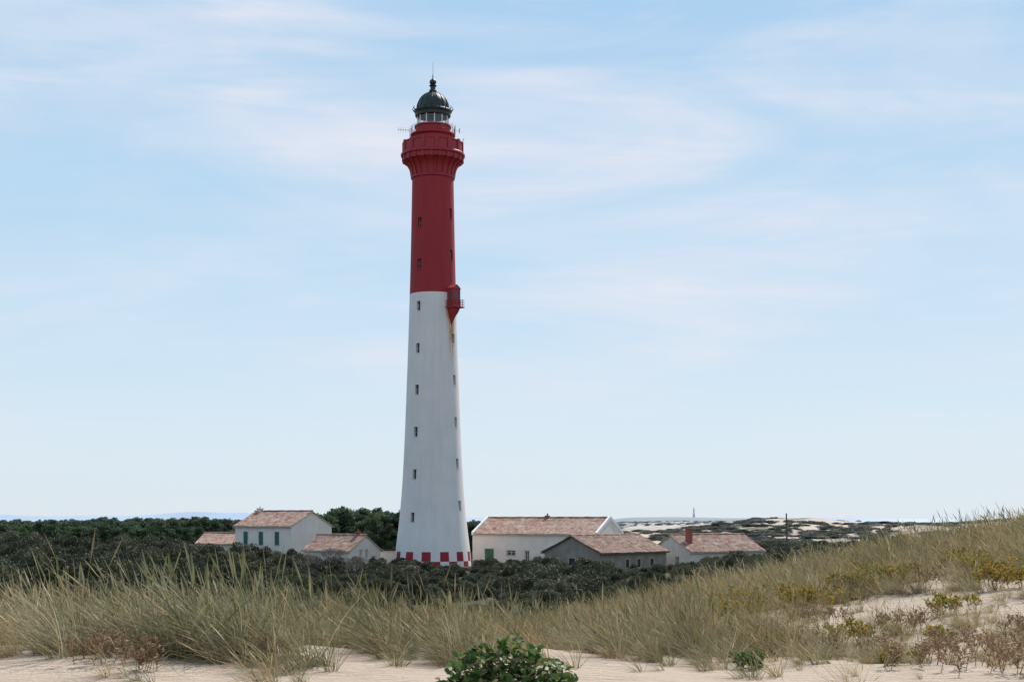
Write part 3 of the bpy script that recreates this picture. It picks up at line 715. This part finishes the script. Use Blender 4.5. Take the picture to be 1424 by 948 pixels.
def bare(name,x,y,h,seed):
    r=random.Random(seed); sg=[]
    def rec(p,d,L,rd,k):
        q=p+d*L; sg.append((tuple(p),tuple(q),rd,rd*.65))
        if k==0: return
        for _ in range(3):
            nd=(d+Vector((r.gauss(0,.42),r.gauss(0,.42),r.gauss(.1,.25)))).normalized(); rec(q,nd,L*.72,rd*.62,k-1)
    for _ in range(6): rec(Vector((r.gauss(0,.3),r.gauss(0,.3),-.2)),Vector((r.gauss(0,.4),r.gauss(0,.4),1)).normalized(),h*.34,.05,5)
    V,F=quadtube(sg,4); o=npmesh(name,V,F,M_twig); o.location=(x,y,float(height(np.array(x),np.array(y))))
bare('bare_shrub',-20.5,160,3.4,1); bare('bare_shrub',-17.2,152,2.8,2); bare('bare_shrub',-22,156,2.9,3)
# ------------------------------------------------------------------ world
SEL,SAZ=math.radians(50),math.radians(32)
w=bpy.data.worlds.new('World'); scene.world=w; w.use_nodes=True; nt=w.node_tree; bg=nt.nodes['Background']
sky=N(nt,'ShaderNodeTexSky',sky_type='NISHITA',sun_disc=False,sun_elevation=SEL,sun_rotation=SAZ,air_density=1.0,dust_density=.6,ozone_density=1.5,altitude=0)
tc=N(nt,'ShaderNodeTexCoord'); s=N(nt,'ShaderNodeSeparateXYZ'); nt.links.new(tc.outputs['Generated'],s.inputs[0])
zc=math_(nt,'MAXIMUM',s.outputs[2],0.0); den=math_(nt,'ADD',zc,.13)
cx=math_(nt,'DIVIDE',s.outputs[0],den); cy=math_(nt,'DIVIDE',s.outputs[1],den)
cmb=N(nt,'ShaderNodeCombineXYZ'); nt.links.new(cx,cmb.inputs[0]); nt.links.new(cy,cmb.inputs[1])
cm2=N(nt,'ShaderNodeCombineXYZ'); nt.links.new(s.outputs[0],cm2.inputs[0]); nt.links.new(s.outputs[2],cm2.inputs[1]); nt.links.new(math_(nt,'MULTIPLY',s.outputs[1],.6),cm2.inputs[2])
veil=N(nt,'ShaderNodeValToRGB'); el=veil.color_ramp.elements
vals=[(0,(.73,.82,.89)),(.06,(.69,.82,.925)),(.17,(.53,.74,.92)),(.34,(.39,.63,.88)),(1,(.18,.38,.74))]
while len(el)<len(vals): el.new(.5)
for q,(p_,c_) in zip(el,vals): q.position=p_; q.color=(*c_,1)
nt.links.new(zc,veil.inputs[0])
vs=mixc(nt,1.0,veil.outputs[0],(10,10,10),'MULTIPLY')
skyc=mixc(nt,.93,sky.outputs[0],vs)
def cloud(src,rot,scale,loc,lo,hi,dist,det=8,ro=.55):
    mp=N(nt,'ShaderNodeMapping'); mp.inputs['Rotation'].default_value=(0,0,math.radians(rot)); mp.inputs['Scale'].default_value=scale; mp.inputs['Location'].default_value=loc; nt.links.new(src.outputs[0],mp.inputs[0])
    wn=N(nt,'ShaderNodeTexNoise'); wn.inputs['Scale'].default_value=1.0; wn.inputs['Detail'].default_value=det; wn.inputs['Roughness'].default_value=ro; wn.inputs['Distortion'].default_value=dist
    nt.links.new(mp.outputs[0],wn.inputs['Vector']); return ramp(nt,wn.outputs[0],[(lo,(0,0,0)),(hi,(1,1,1))])
c1=cloud(cm2,13,(3.3,14,2),(2.3,.7,0),.42,.72,.8,9,.53)
c2=cloud(cm2,18,(5,46,5),(5.1,1.7,0),.40,.78,1.0,8,.56)
c3=cloud(cmb,24,(.5,1.6,1),(5.1,1.7,0),.42,.75,.7,9,.55)
cov=cloud(cm2,16,(2.6,5.5,2),(.35,2.3,0),.40,.60,.5,4)
f=math_(nt,'ADD',math_(nt,'MULTIPLY',c1,.82),math_(nt,'MULTIPLY',math_(nt,'MULTIPLY',c2,c1),.5))
f=math_(nt,'MULTIPLY',f,math_(nt,'ADD',math_(nt,'MULTIPLY',cov,.85),.12))
f=math_(nt,'ADD',f,math_(nt,'MULTIPLY',c3,.28))
f=math_(nt,'ADD',f,math_(nt,'MULTIPLY',math_(nt,'MULTIPLY',c2,cov),.18))
up=math_(nt,'MULTIPLY',zc,9,True); f=math_(nt,'MULTIPLY',math_(nt,'MULTIPLY',f,up),.9,True)
col=mixc(nt,f,skyc,(7.9,8.15,9.05))
nt.links.new(col,bg.inputs[0]); bg.inputs[1].default_value=.1
su=bpy.data.lights.new('sun','SUN'); su.energy=4.8; su.angle=math.radians(.53); su.color=(1,.94,.86)
so=link(bpy.data.objects.new('sun',su)); sd=Vector((math.sin(SAZ)*math.cos(SEL),math.cos(SAZ)*math.cos(SEL),math.sin(SEL)))
so.rotation_euler=sd.to_track_quat('Z','Y').to_euler(); so.location=sd*300
# ------------------------------------------------------------------ camera
cam=bpy.data.cameras.new('camera'); cam.lens=50; cam.sensor_width=36; cam.shift_y=.1728; cam.clip_end=60000; cam.clip_start=.1
co=link(bpy.data.objects.new('camera',cam)); co.location=(0,0,EYE); co.rotation_euler=(math.pi/2,0,0)
scene.camera=co
scene.view_settings.view_transform='Standard'; scene.view_settings.look='None'; scene.view_settings.exposure=0
